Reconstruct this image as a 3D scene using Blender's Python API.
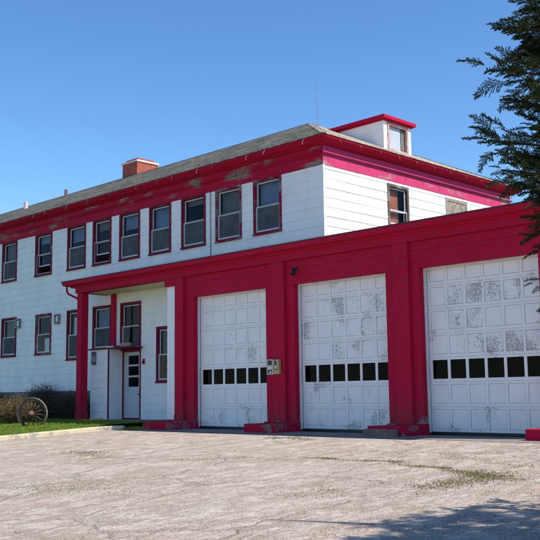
import bpy, math, random
from mathutils import Vector, Matrix, Euler
R_ = math.radians
for o in list(bpy.data.objects): bpy.data.objects.remove(o)
S = bpy.context.scene; COL = S.collection
# ------------------------------------------------------------ camera
FW = Vector((-0.7007, 0.7007, 0.1343)); RT = Vector((0.7061, 0.7079, -0.0130)); UP = RT.cross(FW)
FW.normalize(); RT = (RT - FW*RT.dot(FW)).normalized(); UP = RT.cross(FW)
cam = bpy.data.cameras.new('camera'); cam.sensor_width = 36; cam.sensor_height = 36
cam.lens = 910.18/540*36; cam.clip_end = 3000; cam.clip_start = 0.1
co = bpy.data.objects.new('camera', cam); COL.objects.link(co)
co.matrix_world = Matrix(((RT.x, UP.x, -FW.x, 0), (RT.y, UP.y, -FW.y, 0), (RT.z, UP.z, -FW.z, 0), (0, 0, 0, 1)))
S.camera = co
# ------------------------------------------------------------ light
SUN = Vector((0.80, 0.26, 1.02)).normalized()
W = bpy.data.worlds.new('World'); S.world = W; W.use_nodes = True
wn = W.node_tree.nodes; wl = W.node_tree.links
sky = wn.new('ShaderNodeTexSky'); sky.sky_type = 'NISHITA'; sky.sun_disc = False
sky.sun_elevation = math.asin(SUN.z); sky.sun_rotation = math.atan2(SUN.x, SUN.y)
sky.altitude = 1200; sky.air_density = 1.0; sky.dust_density = 0.1; sky.ozone_density = 2.6
hs = wn.new('ShaderNodeHueSaturation'); hs.inputs['Saturation'].default_value = 1.20; hs.inputs['Value'].default_value = 0.90
wl.new(sky.outputs[0], hs.inputs['Color']); wl.new(hs.outputs[0], wn['Background'].inputs[0]); wn['Background'].inputs[1].default_value = 0.135
sl = bpy.data.lights.new('sun', 'SUN'); sl.energy = 3.9; sl.angle = R_(0.53); sl.color = (1.0, 0.94, 0.85)
so = bpy.data.objects.new('sun', sl); COL.objects.link(so); so.rotation_euler = SUN.to_track_quat('Z', 'Y').to_euler()
S.view_settings.view_transform = 'Standard'; S.view_settings.look = 'None'
S.view_settings.exposure = 0.78; S.view_settings.gamma = 1; S.view_settings.use_curve_mapping = False
S.render.resolution_x = 1024; S.render.resolution_y = 1024

# ------------------------------------------------------------ material helpers
class MT:
    def __init__(s, name, rough=0.7, spec=0.3):
        s.m = bpy.data.materials.new(name); s.m.use_nodes = True
        s.n = s.m.node_tree.nodes; s.l = s.m.node_tree.links
        s.b = s.n['Principled BSDF']; s.b.inputs['Roughness'].default_value = rough
        s.b.inputs['Specular IOR Level'].default_value = spec
        s.tc = s.n.new('ShaderNodeTexCoord'); s.co = s.tc.outputs['Object']
    def mapping(s, scale=(1, 1, 1), rot=(0, 0, 0), loc=(0, 0, 0)):
        m = s.n.new('ShaderNodeMapping'); s.l.new(s.co, m.inputs[0])
        m.inputs['Scale'].default_value = scale; m.inputs['Rotation'].default_value = rot; m.inputs['Location'].default_value = loc
        return m.outputs[0]
    def noise(s, scale, detail=5, rough=0.6, vec=None, dist=0.0):
        t = s.n.new('ShaderNodeTexNoise'); s.l.new(vec or s.co, t.inputs['Vector'])
        t.inputs['Scale'].default_value = scale; t.inputs['Detail'].default_value = detail
        t.inputs['Roughness'].default_value = rough; t.inputs['Distortion'].default_value = dist
        return t.outputs['Fac']
    def ramp(s, fac, stops):
        r = s.n.new('ShaderNodeValToRGB'); s.l.new(fac, r.inputs[0]); e = r.color_ramp.elements
        while len(e) < len(stops): e.new(0.5)
        for k, (p, c) in enumerate(stops):
            e[k].position = p; e[k].color = (c, c, c, 1) if isinstance(c, (int, float)) else (*c, 1)
        return r.outputs[0]
    def mix(s, f, a, b, mode='MIX'):
        x = s.n.new('ShaderNodeMix'); x.data_type = 'RGBA'; x.blend_type = mode
        for v, i in ((f, 0), (a, 6), (b, 7)):
            if isinstance(v, (int, float)): x.inputs[i].default_value = v if i == 0 else (v, v, v, 1)
            elif isinstance(v, tuple): x.inputs[i].default_value = (*v, 1)
            else: s.l.new(v, x.inputs[i])
        return x.outputs[2]
    def math(s, op, a, b=0.0, clamp=False):
        x = s.n.new('ShaderNodeMath'); x.operation = op; x.use_clamp = clamp
        for v, i in ((a, 0), (b, 1)):
            if isinstance(v, (int, float)): x.inputs[i].default_value = v
            else: s.l.new(v, x.inputs[i])
        return x.outputs[0]
    def attr(s, name='wear'):
        a = s.n.new('ShaderNodeAttribute'); a.attribute_name = name; return a.outputs['Fac']
    def sep(s, vec=None):
        x = s.n.new('ShaderNodeSeparateXYZ'); s.l.new(vec or s.co, x.inputs[0]); return x.outputs
    def color(s, c):
        if isinstance(c, tuple): s.b.inputs['Base Color'].default_value = (*c, 1)
        else: s.l.new(c, s.b.inputs['Base Color'])
    def bump(s, h, strength=0.4, dist=0.01):
        b = s.n.new('ShaderNodeBump'); b.inputs['Strength'].default_value = strength; b.inputs['Distance'].default_value = dist
        s.l.new(h, b.inputs['Height']); s.l.new(b.outputs[0], s.b.inputs['Normal'])

def mat_simple(name, c, rough=0.7, spec=0.3, var=0.25, scale=6, bump=0.0):
    t = MT(name, rough, spec); n = t.noise(scale, 6)
    a = tuple(x*(1-var) for x in c); b = tuple(min(1, x*(1+var)) for x in c)
    t.color(t.ramp(n, [(0.3, a), (0.7, b)]))
    if bump: t.bump(t.noise(scale*8, 5), bump, 0.01)
    return t.m

RED = (0.46, 0.004, 0.037)
def mat_paint(name, base, under, amount, lo_scale=0.9, hi_scale=16, streak=(1, 1, 1), low_chips=False, rough=0.75, spec=0.12):
    """paint flaking off: large patches where a fine noise breaks through to the weathered wood below"""
    t = MT(name, rough, spec)
    v = t.mapping(streak)
    lo = t.noise(lo_scale, 3, 0.5, v); hi = t.noise(hi_scale, 6, 0.7, v, 0.6)
    w = t.math('ADD', t.math('MULTIPLY', lo, 0.62), t.math('MULTIPLY', hi, 0.42))
    w = t.math('ADD', w, t.math('MULTIPLY', t.attr(), 0.42))
    if low_chips:
        z = t.sep()[2]; g = t.math('SUBTRACT', 1.0, t.math('MULTIPLY', t.math('ADD', z, 0.78), 3.2), True)
        w = t.math('ADD', w, t.math('MULTIPLY', g, 0.13))
    mask = t.ramp(w, [(amount, 0.0), (amount+0.035, 1.0)])
    fade = t.noise(1.7, 5, 0.6, t.mapping((1, 1, 0.35))); fine = t.noise(30, 3)
    c = t.mix(t.ramp(fade, [(0.3, 0.0), (0.75, 0.5)]), base, tuple(min(1, x*0.72) for x in base))
    c = t.mix(t.math('MULTIPLY', fine, 0.25), c, tuple(min(1, x*1.25+0.012) for x in base))
    chalk = t.noise(0.8, 6, 0.7, t.mapping((1, 1, 2.2), loc=(3, 8, 2)))
    c = t.mix(t.ramp(chalk, [(0.42, 0.0), (0.72, 0.45)]), c, tuple(min(1, x*0.95+(0.02, 0.008, 0.03)[i_]) for i_, x in enumerate(base)))
    nick = t.noise(5.5, 8, 0.8, t.mapping((1, 1, 1.8), loc=(1, 5, 9)))
    c = t.mix(t.ramp(nick, [(0.582, 0.0), (0.61, 0.75)]), c, tuple(x*.22 for x in under))
    brush = t.noise(26, 4, 0.7, t.mapping((1, 1, 0.12)))
    c = t.mix(t.ramp(brush, [(0.40, 0.0), (0.75, 0.35)]), c, tuple(x*.55 for x in base))
    if low_chips:
        g2 = t.math('SUBTRACT', 1.0, t.math('MULTIPLY', t.math('ADD', t.sep()[2], 0.85), 1.25), True)
        c = t.mix(t.math('MULTIPLY', g2, t.ramp(t.noise(9, 5, .7, t.mapping((1, 1, .5))), [(0.35, 0.0), (0.7, 0.75)])), c, (0.12, 0.075, 0.06))
    und = t.mix(t.ramp(t.noise(26, 5, .7, t.mapping((.5, .5, 2.5))), [(0.38, 0.0), (0.62, 1.0)]), tuple(x*0.18 for x in under), tuple(min(1, x*1.5) for x in under))
    t.color(t.mix(mask, c, und))
    rr = t.ramp(mask, [(0, rough), (1, 0.9)]); t.l.new(rr, t.b.inputs['Roughness'])
    t.bump(t.math('ADD', t.math('MULTIPLY', mask, -1.0), t.math('MULTIPLY', fine, 0.25)), 0.35, 0.006)
    return t.m
M_RED = mat_paint('red_paint', RED, (0.30, 0.25, 0.22), 0.72, low_chips=True)
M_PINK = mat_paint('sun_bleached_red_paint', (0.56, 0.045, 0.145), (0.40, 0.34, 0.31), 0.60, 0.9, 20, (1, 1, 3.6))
M_REDW = mat_paint('weathered_red_paint', RED, (0.27, 0.23, 0.20), 0.578, 0.9, 20, (1, 1, 3.6))
WINE = (0.20, 0.012, 0.035)
M_WINE = mat_paint('dark_crimson_casing', WINE, (0.26, 0.22, 0.20), 0.635, 1.6, 26)
M_REDC = mat_paint('flaking_red_casing', WINE, (0.26, 0.22, 0.20), 0.60, 1.6, 26, (1, 1, 1))
M_REDT = mat_paint('flaked_red_casing', (0.26, 0.012, 0.04), (0.24, 0.20, 0.18), 0.535, 2.2, 30)
M_DRYWOOD = mat_paint('dry_grey_casing', (0.15, 0.10, 0.075), (0.33, 0.30, 0.27), 0.55, 2, 30)
M_PLINTH = mat_paint('red_painted_concrete', RED, (0.22, 0.17, 0.15), 0.58, 1.6, 9, rough=0.8)
def mat_door():
    t = MT('peeling_white_door_paint', 0.6, 0.25)
    lo = t.noise(1.6, 3, 0.5); hi = t.noise(11.5, 7, 0.78, t.mapping((1.2, 1, 0.8)), 2.6); w = t.math('ADD', t.math('MULTIPLY', lo, 0.45), t.math('MULTIPLY', hi, 0.62))
    w = t.math('ADD', w, t.math('MULTIPLY', t.attr(), 0.175))
    bare = t.ramp(w, [(0.672, 0.0), (0.692, 1.0)]); edge = t.ramp(w, [(0.645, 0.0), (0.665, 1.0), (0.69, 1.0), (0.72, 0.0)])
    c = t.mix(t.ramp(t.noise(2.5, 5, 0.6, t.mapping((1, 1, .5))), [(0.4, 0.0), (0.8, 0.5)]), (0.85, 0.82, 0.80), (0.70, 0.67, 0.65))
    c = t.mix(bare, c, t.mix(t.noise(30, 3), (0.50, 0.46, 0.42), (0.78, 0.75, 0.72)))
    c = t.mix(t.math('MULTIPLY', edge, t.ramp(t.noise(34, 3), [(0.40, 0.0), (0.55, 1.0)])), c, (0.20, 0.17, 0.15))
    t.color(c); t.bump(t.math('MULTIPLY', bare, -1.0), 0.5, 0.006)
    return t.m
M_DOOR = mat_door()

def mat_siding():
    t = MT('white_cement_siding', 0.6, 0.3)
    x = t.n.new('ShaderNodeTexBrick'); sp = t.sep()
    cx = t.n.new('ShaderNodeCombineXYZ'); t.l.new(t.math('ADD', sp[0], sp[1]), cx.inputs[0]); t.l.new(t.math('ADD', sp[2], 0.28), cx.inputs[1])
    t.l.new(cx.outputs[0], x.inputs['Vector']); x.inputs['Scale'].default_value = 1
    x.inputs['Brick Width'].default_value = 0.61; x.inputs['Row Height'].default_value = 0.27
    x.inputs['Mortar Size'].default_value = 0.0022; x.inputs['Mortar Smooth'].default_value = 0.3
    x.inputs['Color1'].default_value = (0.86, 0.83, 0.815, 1); x.inputs['Color2'].default_value = (0.83, 0.80, 0.79, 1)
    x.inputs['Mortar'].default_value = (0.66, 0.66, 0.66, 1)
    st = t.noise(1.3, 6, 0.65, t.mapping((1.5, 1.5, 0.5)))
    c = t.mix(t.ramp(st, [(0.45, 0.0), (0.8, 0.55)]), x.outputs['Color'], (0.60, 0.60, 0.58))
    sp2 = t.noise(5.5, 7, 0.75)
    c = t.mix(t.ramp(sp2, [(0.70, 0.0), (0.74, 0.55)]), c, (0.42, 0.38, 0.35))
    t.color(c); t.bump(t.noise(40, 4, 0.6, t.mapping((1, 1, 0.15))), 0.12, 0.004)
    return t.m
M_SIDE = mat_siding()
M_CREAM = mat_simple('cream_ceiling_paint', (0.62, 0.56, 0.36), 0.7, 0.2, 0.06, 1.5)
M_WHITE = mat_simple('old_white_paint', (0.66, 0.67, 0.68), 0.5, 0.4, 0.08, 5)
M_SASH = mat_simple('grey_white_sash_paint', (0.50, 0.52, 0.55), 0.5, 0.4, 0.15, 9)
M_SCREEN = mat_simple('dusty_insect_screen', (0.085, 0.088, 0.098), 0.8, 0.1, 0.25, 3)
M_DARK = mat_simple('dark_interior_plaster', (0.10, 0.09, 0.085), 0.9, 0.1, 0.2, 1)
M_BLIND = mat_simple('faded_window_shade', (0.15, 0.145, 0.14), 0.8, 0.1, 0.12, 2)
M_BLINDW = mat_simple('white_roller_shade', (0.72, 0.72, 0.74), 0.8, 0.1, 0.05, 2)
M_CURT = mat_simple('rust_brown_board', (0.48, 0.15, 0.06), 0.7, 0.3, 0.4, 2.2)
M_CONC = mat_simple('grey_foundation_concrete', (0.17, 0.16, 0.15), 0.9, 0.2, 0.35, 2.5, 0.3)
M_IRON = mat_simple('rusted_iron', (0.075, 0.045, 0.035), 0.75, 0.3, 0.5, 14, 0.3)
M_OLDWOOD = mat_simple('weathered_grey_brown_wood', (0.075, 0.055, 0.045), 0.85, 0.2, 0.45, 12, 0.4)
M_GREYWOOD = mat_simple('bleached_board', (0.27, 0.235, 0.19), 0.85, 0.2, 0.4, 9, 0.4)
M_METAL = mat_simple('dull_grey_metal', (0.20, 0.20, 0.21), 0.5, 0.5, 0.2, 8)
M_BLACK = mat_simple('black_fitting', (0.012, 0.012, 0.012), 0.5, 0.4, 0.3, 8)
M_TAN = mat_simple('yellowed_enamel', (0.42, 0.31, 0.15), 0.5, 0.4, 0.18, 12)
M_BLOCK = mat_simple('weathered_stone_block', (0.20, 0.13, 0.12), 0.9, 0.2, 0.4, 4, 0.5)
def mat_glass(name='window_glass', refl=0.24, tint=0.80):
    t = MT(name, 0.03, 0.5); n, l = t.n, t.l
    gl = n.new('ShaderNodeBsdfGlossy'); gl.inputs['Roughness'].default_value = 0.03; gl.inputs[0].default_value = (0.9, 0.95, 1, 1)
    tr = n.new('ShaderNodeBsdfTransparent'); tr.inputs[0].default_value = (tint*.95, tint, tint*1.05, 1)
    lw = n.new('ShaderNodeLayerWeight'); lw.inputs[0].default_value = 0.5
    k = t.math('ADD', t.math('MULTIPLY', t.math('POWER', lw.outputs['Facing'], 4.0), refl), 0.05*refl)
    bp = n.new('ShaderNodeBump'); bp.inputs['Strength'].default_value = 0.12; bp.inputs['Distance'].default_value = 0.02
    l.new(t.noise(1.8, 2), bp.inputs['Height']); l.new(bp.outputs[0], gl.inputs['Normal'])
    mx = n.new('ShaderNodeMixShader'); l.new(k, mx.inputs[0]); l.new(tr.outputs[0], mx.inputs[1]); l.new(gl.outputs[0], mx.inputs[2])
    l.new(mx.outputs[0], n['Material Output'].inputs[0]); n.remove(t.b)
    return t.m
M_GLASS = mat_glass()
M_GLASSD = mat_glass('grimy_dark_glass', 0.07, 0.25)
def mat_roof():
    t = MT('weathered_wood_shingles', 0.9, 0.2)
    sp = t.sep(); cx = t.n.new('ShaderNodeCombineXYZ')
    uv = t.n.new('ShaderNodeUVMap'); x = t.n.new('ShaderNodeTexBrick'); t.l.new(uv.outputs[0], x.inputs['Vector'])
    x.inputs['Scale'].default_value = 1; x.inputs['Brick Width'].default_value = 0.21; x.inputs['Row Height'].default_value = 0.14
    x.inputs['Mortar Size'].default_value = 0.006; x.inputs['Color1'].default_value = (0.52, 0.42, 0.31, 1)
    x.inputs['Color2'].default_value = (0.24, 0.185, 0.135, 1); x.inputs['Mortar'].default_value = (0.10, 0.09, 0.08, 1); x.inputs['Bias'].default_value = 0.0
    n = t.noise(1.2, 7, 0.7); c = t.mix(t.ramp(n, [(0.4, 0.0), (0.7, 0.7)]), x.outputs['Color'], (0.50, 0.42, 0.33))
    c = t.mix(t.ramp(t.noise(0.9, 6, 0.7, t.mapping(loc=(7, 3, 1))), [(0.48, 0.0), (0.58, 0.8)]), c, (0.20, 0.17, 0.14))
    c = t.mix(t.ramp(t.noise(7, 5, .7), [(0.48, 0), (0.62, 0.6)]), c, (0.60, 0.53, 0.44))
    t.color(c); t.bump(t.noise(18, 5), 0.5, 0.02)
    return t.m
M_ROOF = mat_roof()
def mat_brick():
    t = MT('red_brick', 0.85, 0.2); sp = t.sep(); cx = t.n.new('ShaderNodeCombineXYZ')
    t.l.new(t.math('ADD', sp[0], sp[1]), cx.inputs[0]); t.l.new(sp[2], cx.inputs[1])
    x = t.n.new('ShaderNodeTexBrick'); t.l.new(cx.outputs[0], x.inputs['Vector']); x.inputs['Scale'].default_value = 1
    x.inputs['Brick Width'].default_value = 0.21; x.inputs['Row Height'].default_value = 0.075; x.inputs['Mortar Size'].default_value = 0.006
    x.inputs['Color1'].default_value = (0.44, 0.075, 0.05, 1); x.inputs['Color2'].default_value = (0.24, 0.055, 0.035, 1); x.inputs['Mortar'].default_value = (0.30, 0.18, 0.14, 1)
    t.color(t.mix(t.math('MULTIPLY', t.noise(3, 5), 0.4), x.outputs['Color'], (0.20, 0.07, 0.05))); t.bump(x.outputs['Fac'], -0.4, 0.01)
    return t.m
M_BRICK = mat_brick()
def mat_lot():
    t = MT('old_gravelly_asphalt', 0.92, 0.15)
    stretch = t.mapping((1.0, 0.22, 1), (0, 0, R_(4)))
    big = t.noise(0.33, 5, 0.6, stretch, 0.6); mid = t.noise(1.1, 7, 0.75, stretch, 1.0); fine = t.noise(26, 5, 0.8); peb = t.noise(75, 3, 0.7)
    c = t.mix(t.ramp(big, [(0.35, 0.0), (0.65, 1.0)]), (0.48, 0.33, 0.25), (0.42, 0.325, 0.255))
    c = t.mix(t.ramp(mid, [(0.47, 0.0), (0.58, 0.85)]), c, (0.60, 0.54, 0.475))
    c = t.mix(t.ramp(t.noise(1.6, 9, 0.82, t.mapping((1, 0.3, 1), loc=(4, 9, 0)), 1.2), [(0.48, 0.0), (0.57, 0.8)]), c, (0.22, 0.155, 0.115))
    c = t.mix(t.ramp(t.noise(0.55, 8, 0.78, t.mapping((1, 0.6, 1), loc=(11, 2, 0)), 0.8), [(0.50, 0.0), (0.60, 0.75)]), c, (0.235, 0.19, 0.10))
    bl = t.noise(4.2, 8, 0.82, t.mapping((1, 0.55, 1), loc=(8, 1, 0)), 0.7)
    c = t.mix(t.ramp(bl, [(0.40, 0.8), (0.46, 0.0)]), c, (0.25, 0.185, 0.13))
    c = t.mix(t.ramp(bl, [(0.52, 0.0), (0.58, 0.9)]), c, (0.72, 0.65, 0.58))
    c = t.mix(t.ramp(t.noise(2.6, 8, 0.8, t.mapping((1, 0.5, 1), loc=(1, 6, 0)), 0.9), [(0.57, 0.0), (0.63, 0.7)]), c, (0.23, 0.20, 0.10))
    v = t.n.new('ShaderNodeTexVoronoi'); v.feature = 'DISTANCE_TO_EDGE'; v.inputs['Scale'].default_value = 0.42
    dv = t.n.new('ShaderNodeVectorMath'); dv.operation = 'ADD'; t.l.new(t.mapping((1, 0.75, 1)), dv.inputs[0])
    nn = t.n.new('ShaderNodeTexNoise'); nn.inputs['Scale'].default_value = 2.2; nn.inputs['Detail'].default_value = 6; t.l.new(t.co, nn.inputs['Vector'])
    sc = t.n.new('ShaderNodeVectorMath'); sc.operation = 'SCALE'; sc.inputs['Scale'].default_value = 0.55; t.l.new(nn.outputs['Color'], sc.inputs[0])
    t.l.new(sc.outputs[0], dv.inputs[1]); t.l.new(dv.outputs[0], v.inputs['Vector'])
    crack = t.ramp(v.outputs['Distance'], [(0.0, 1.0), (0.022, 0.0)])
    c = t.mix(t.math('MULTIPLY', crack, 0.65), c, (0.11, 0.09, 0.06))
    c = t.mix(t.ramp(fine, [(0.35, 0.0), (0.65, 0.6)]), c, (0.50, 0.41, 0.35))
    c = t.mix(t.ramp(peb, [(0.50, 0.0), (0.60, 0.6)]), c, (0.17, 0.135, 0.11))
    c = t.mix(t.ramp(t.noise(9, 7, .8, t.mapping(loc=(2, 2, 0))), [(0.53, 0.0), (0.63, 0.6)]), c, (0.17, 0.13, 0.105))
    c = t.mix(t.ramp(t.noise(48, 3, 0.7, t.mapping(loc=(3, 1, 0))), [(0.54, 0.0), (0.60, 0.8)]), c, (0.64, 0.57, 0.49))
    t.color(c)
    h = t.math('ADD', t.math('MULTIPLY', fine, 0.6), t.math('ADD', t.math('MULTIPLY', mid, 1.2), t.math('MULTIPLY', crack, -0.6)))
    t.bump(h, 0.9, 0.04)
    return t.m
M_LOT = mat_lot()
M_APRON = mat_simple('stained_concrete_apron', (0.23, 0.205, 0.18), 0.9, 0.15, 0.35, 3, 0.4)
def mat_soil():
    t = MT('dry_prairie_ground', 0.95, 0.1); n = t.noise(0.6, 8, 0.7); f = t.noise(14, 4)
    c = t.ramp(n, [(0.35, (0.09, 0.12, 0.03)), (0.65, (0.19, 0.16, 0.08))])
    t.color(t.mix(t.math('MULTIPLY', f, 0.5), c, (0.07, 0.09, 0.025))); t.bump(f, 0.5, 0.03); return t.m
M_SOIL = mat_soil()
def mat_lawn():
    t = MT('lawn_soil', 0.95, 0.1); n = t.noise(3, 7, 0.7)
    t.color(t.ramp(n, [(0.35, (0.035, 0.085, 0.012)), (0.65, (0.09, 0.13, 0.03))])); t.bump(t.noise(40, 3), 0.6, 0.02); return t.m
M_LAWN = mat_lawn()
M_KERB = mat_paint('worn_yellow_kerb', (0.50, 0.44, 0.30), (0.36, 0.32, 0.28), 0.55, 2.0, 14, rough=0.85)
def mat_leaf(name, a, b, c, scale=2.0, trans=0.25):
    t = MT(name, 0.75, 0.2); n = t.noise(scale, 4); f = t.noise(60, 2)
    k = t.mix(t.ramp(n, [(0.35, 0.0), (0.65, 1.0)]), a, b); k = t.mix(t.ramp(f, [(0.5, 0.0), (0.7, 1.0)]), k, c)
    t.color(k)
    tl = t.n.new('ShaderNodeBsdfTranslucent'); t.l.new(k, tl.inputs[0])
    mx = t.n.new('ShaderNodeMixShader'); mx.inputs[0].default_value = trans
    t.l.new(t.b.outputs[0], mx.inputs[1]); t.l.new(tl.outputs[0], mx.inputs[2]); t.l.new(mx.outputs[0], t.n['Material Output'].inputs[0])
    return t.m
M_GRASS = mat_leaf('grass_blades', (0.13, 0.24, 0.018), (0.22, 0.31, 0.035), (0.38, 0.36, 0.09), 1.5, 0.4)
M_WEED = mat_leaf('dry_weed_blades', (0.22, 0.19, 0.085), (0.17, 0.17, 0.06), (0.34, 0.27, 0.15), 2, 0.3)
M_YELLOW = mat_simple('yellow_petals', (0.75, 0.50, 0.01), 0.7, 0.2, 0.1)
M_CEDAR = mat_leaf('cedar_scale_leaves', (0.014, 0.030, 0.010), (0.030, 0.052, 0.014), (0.085, 0.065, 0.022), 1.6, 0.12)
M_BARK = mat_simple('brown_bark', (0.03, 0.021, 0.016), 0.9, 0.1, 0.4, 14, 0.5)
M_TWIG = mat_leaf('dry_tan_twigs', (0.20, 0.14, 0.07), (0.12, 0.085, 0.05), (0.26, 0.19, 0.09), 4, 0.1)
M_TWIGD = mat_leaf('dark_bare_twigs', (0.12, 0.08, 0.06), (0.15, 0.11, 0.075), (0.07, 0.055, 0.045), 4, 0.05)

# ------------------------------------------------------------ mesh helpers
class MB:
    def __init__(s): s.v = []; s.f = []; s.mi = []; s.w = []; s.uv = []; s.m = 0; s.cw = 0.0
    def face(s, pts, uv=None):
        k = len(s.v); s.v.extend([tuple(p) for p in pts]); s.f.append(tuple(range(k, k+len(pts)))); s.mi.append(s.m); s.w.append(s.cw)
        s.uv.append(uv)
    def box(s, x0, x1, y0, y1, z0, z1):
        if x0 > x1: x0, x1 = x1, x0
        if y0 > y1: y0, y1 = y1, y0
        if z0 > z1: z0, z1 = z1, z0
        s.hexa([(x0, y0, z0), (x1, y0, z0), (x1, y1, z0), (x0, y1, z0), (x0, y0, z1), (x1, y0, z1), (x1, y1, z1), (x0, y1, z1)])
    def hexa(s, p):
        k = len(s.v); s.v.extend([tuple(q) for q in p])
        for q in ((3, 2, 1, 0), (4, 5, 6, 7), (0, 1, 5, 4), (1, 2, 6, 5), (2, 3, 7, 6), (3, 0, 4, 7)):
            s.f.append(tuple(k+i for i in q)); s.mi.append(s.m); s.w.append(s.cw); s.uv.append(None)
    def mbox(s, T, a0, a1, d0, d1, z0, z1):
        s.hexa([T(a0, d0, z0), T(a1, d0, z0), T(a1, d1, z0), T(a0, d1, z0), T(a0, d0, z1), T(a1, d0, z1), T(a1, d1, z1), T(a0, d1, z1)])
    def ring(s, T, a0, a1, z0, z1, w, d0, d1, wb=None):
        wb = wb or w
        s.mbox(T, a0, a0+w, d0, d1, z0, z1); s.mbox(T, a1-w, a1, d0, d1, z0, z1)
        s.mbox(T, a0+w, a1-w, d0, d1, z1-w, z1); s.mbox(T, a0+w, a1-w, d0, d1, z0, z0+wb)
    def tube(s, pts, radii, n=8, caps=True):
        pts = [Vector(p) for p in pts]
        if isinstance(radii, (int, float)): radii = [radii]*len(pts)
        k0 = len(s.v); prev = None
        for i, p in enumerate(pts):
            d = (pts[min(i+1, len(pts)-1)]-pts[max(i-1, 0)]).normalized()
            a = prev if prev is not None else (Vector((0, 0, 1)) if abs(d.z) < 0.9 else Vector((1, 0, 0)))
            a = (a-d*a.dot(d)).normalized(); prev = a; b = d.cross(a)
            for j in range(n):
                t = 2*math.pi*j/n; s.v.append(tuple(p+(a*math.cos(t)+b*math.sin(t))*radii[i]))
        for i in range(len(pts)-1):
            for j in range(n):
                a = k0+i*n+j; b = k0+i*n+(j+1) % n
                s.f.append((a, b, b+n, a+n)); s.mi.append(s.m); s.w.append(s.cw); s.uv.append(None)
        if caps:
            s.f.append(tuple(k0+j for j in range(n))[::-1]); s.mi.append(s.m); s.w.append(s.cw); s.uv.append(None)
            e = k0+(len(pts)-1)*n; s.f.append(tuple(e+j for j in range(n))); s.mi.append(s.m); s.w.append(s.cw); s.uv.append(None)
    def build(s, name, mats, parent=None, bevel=0.0, smooth=False):
        me = bpy.data.meshes.new(name); me.from_pydata(s.v, [], s.f)
        if not isinstance(mats, (list, tuple)): mats = [mats]
        for m in mats: me.materials.append(m)
        me.polygons.foreach_set('material_index', s.mi)
        if any(s.w):
            at = me.attributes.new('wear', 'FLOAT', 'FACE'); at.data.foreach_set('value', s.w)
        if any(u is not None for u in s.uv):
            L = me.uv_layers.new(name='UVMap')
            for p, u in zip(me.polygons, s.uv):
                if u:
                    for li, q in zip(p.loop_indices, u): L.data[li].uv = q
        if smooth: me.polygons.foreach_set('use_smooth', [True]*len(s.f))
        me.update()
        o = bpy.data.objects.new(name, me); COL.objects.link(o)
        if parent: o.parent = parent
        if bevel:
            b = o.modifiers.new('bevel', 'BEVEL'); b.width = bevel; b.segments = 2; b.limit_method = 'ANGLE'
        return o
def tag(o, label=None, cat=None, group=None, kind=None):
    if label: o['label'] = label
    if cat: o['category'] = cat
    if group: o['group'] = group
    if kind: o['kind'] = kind
    return o
def empty(name, loc=(0, 0, 0)):
    o = bpy.data.objects.new(name, None); COL.objects.link(o); o.location = loc; o.empty_display_size = 0.3; return o
def IDT(x, y, z): return (x, y, z)

G, M, XR, XL = 17.4, 18.55, -16.41, -50.0     # garage front, main front, main right face, far left end
YB = 28.45                                     # back of the main block
def TM(a, d, z): return (a, M-d, z)            # on the long front: a = x, d = outward
def TG(a, d, z): return (a, G-d, z)
def TR(a, d, z): return (XR+d, a, z)           # on the sunlit end: a = y

# ------------------------------------------------------------ ground
def gz(y): return -1.0-0.045*(16-min(max(y, 0), 16))
def strip(name, mat, x0, x1, ys, off, nx=1):
    mb = MB()
    for i in range(len(ys)-1):
        for j in range(nx):
            a = x0+(x1-x0)*j/nx; b = x0+(x1-x0)*(j+1)/nx
            mb.face([(a, ys[i], gz(ys[i])+off), (b, ys[i], gz(ys[i])+off), (b, ys[i+1], gz(ys[i+1])+off), (a, ys[i+1], gz(ys[i+1])+off)])
    return mb.build(name, mat)
tag(strip('ground', M_SOIL, -1500, 1500, [-1500, 0, 16, 1500], -0.03), kind='structure')
tag(strip('parking_lot', M_LOT, -22.62, 26, [-40, 0, 15.94], 0.0), kind='structure')
tag(strip('apron', M_APRON, -22.60, -6.5, [15.94, 17.9], 0.006), kind='structure')
def lawn_z(x, y):
    t = min(max((y-12)/6.0, 0), 1); return gz(min(y, 16))+0.085+0.09*t
ys = [-12, 0, 4, 8, 12, 13, 14, 15, 16, 17, 18.6]
mb = MB()
for i in range(len(ys)-1):
    a, b = ys[i], ys[i+1]
    mb.face([(-75, a, lawn_z(0, a)), (-22.79, a, lawn_z(0, a)), (-22.79, b, lawn_z(0, b)), (-75, b, lawn_z(0, b))])
tag(mb.build('lawn', M_LAWN), kind='structure')
# kerb: runs towards the camera along the lawn and turns in a rounded end by the porch
mb = MB(); path = [(-22.72, y) for y in (-12, 0, 4, 8, 10, 12, 13, 14, 14.6, 15.1)] + [(-22.68, 15.5), (-22.5, 15.85), (-22.2, 16.05)]
prof = [(-0.09, -0.05), (-0.09, 0.10), (-0.06, 0.125), (0.05, 0.125), (0.09, 0.09), (0.10, -0.05)]
rows = []
for i, (x, y) in enumerate(path):
    p0 = Vector(path[max(i-1, 0)]); p1 = Vector(path[min(i+1, len(path)-1)]); d = (p1-p0).normalized(); nrm = Vector((d.y, -d.x))
    rows.append([(x+nrm.x*u, y+nrm.y*u, gz(y)+w) for u, w in prof])
for i in range(len(rows)-1):
    for j in range(len(prof)-1): mb.face([rows[i][j], rows[i+1][j], rows[i+1][j+1], rows[i][j+1]])
mb.face(rows[-1]); tag(mb.build('kerb', M_KERB), kind='structure')

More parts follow.
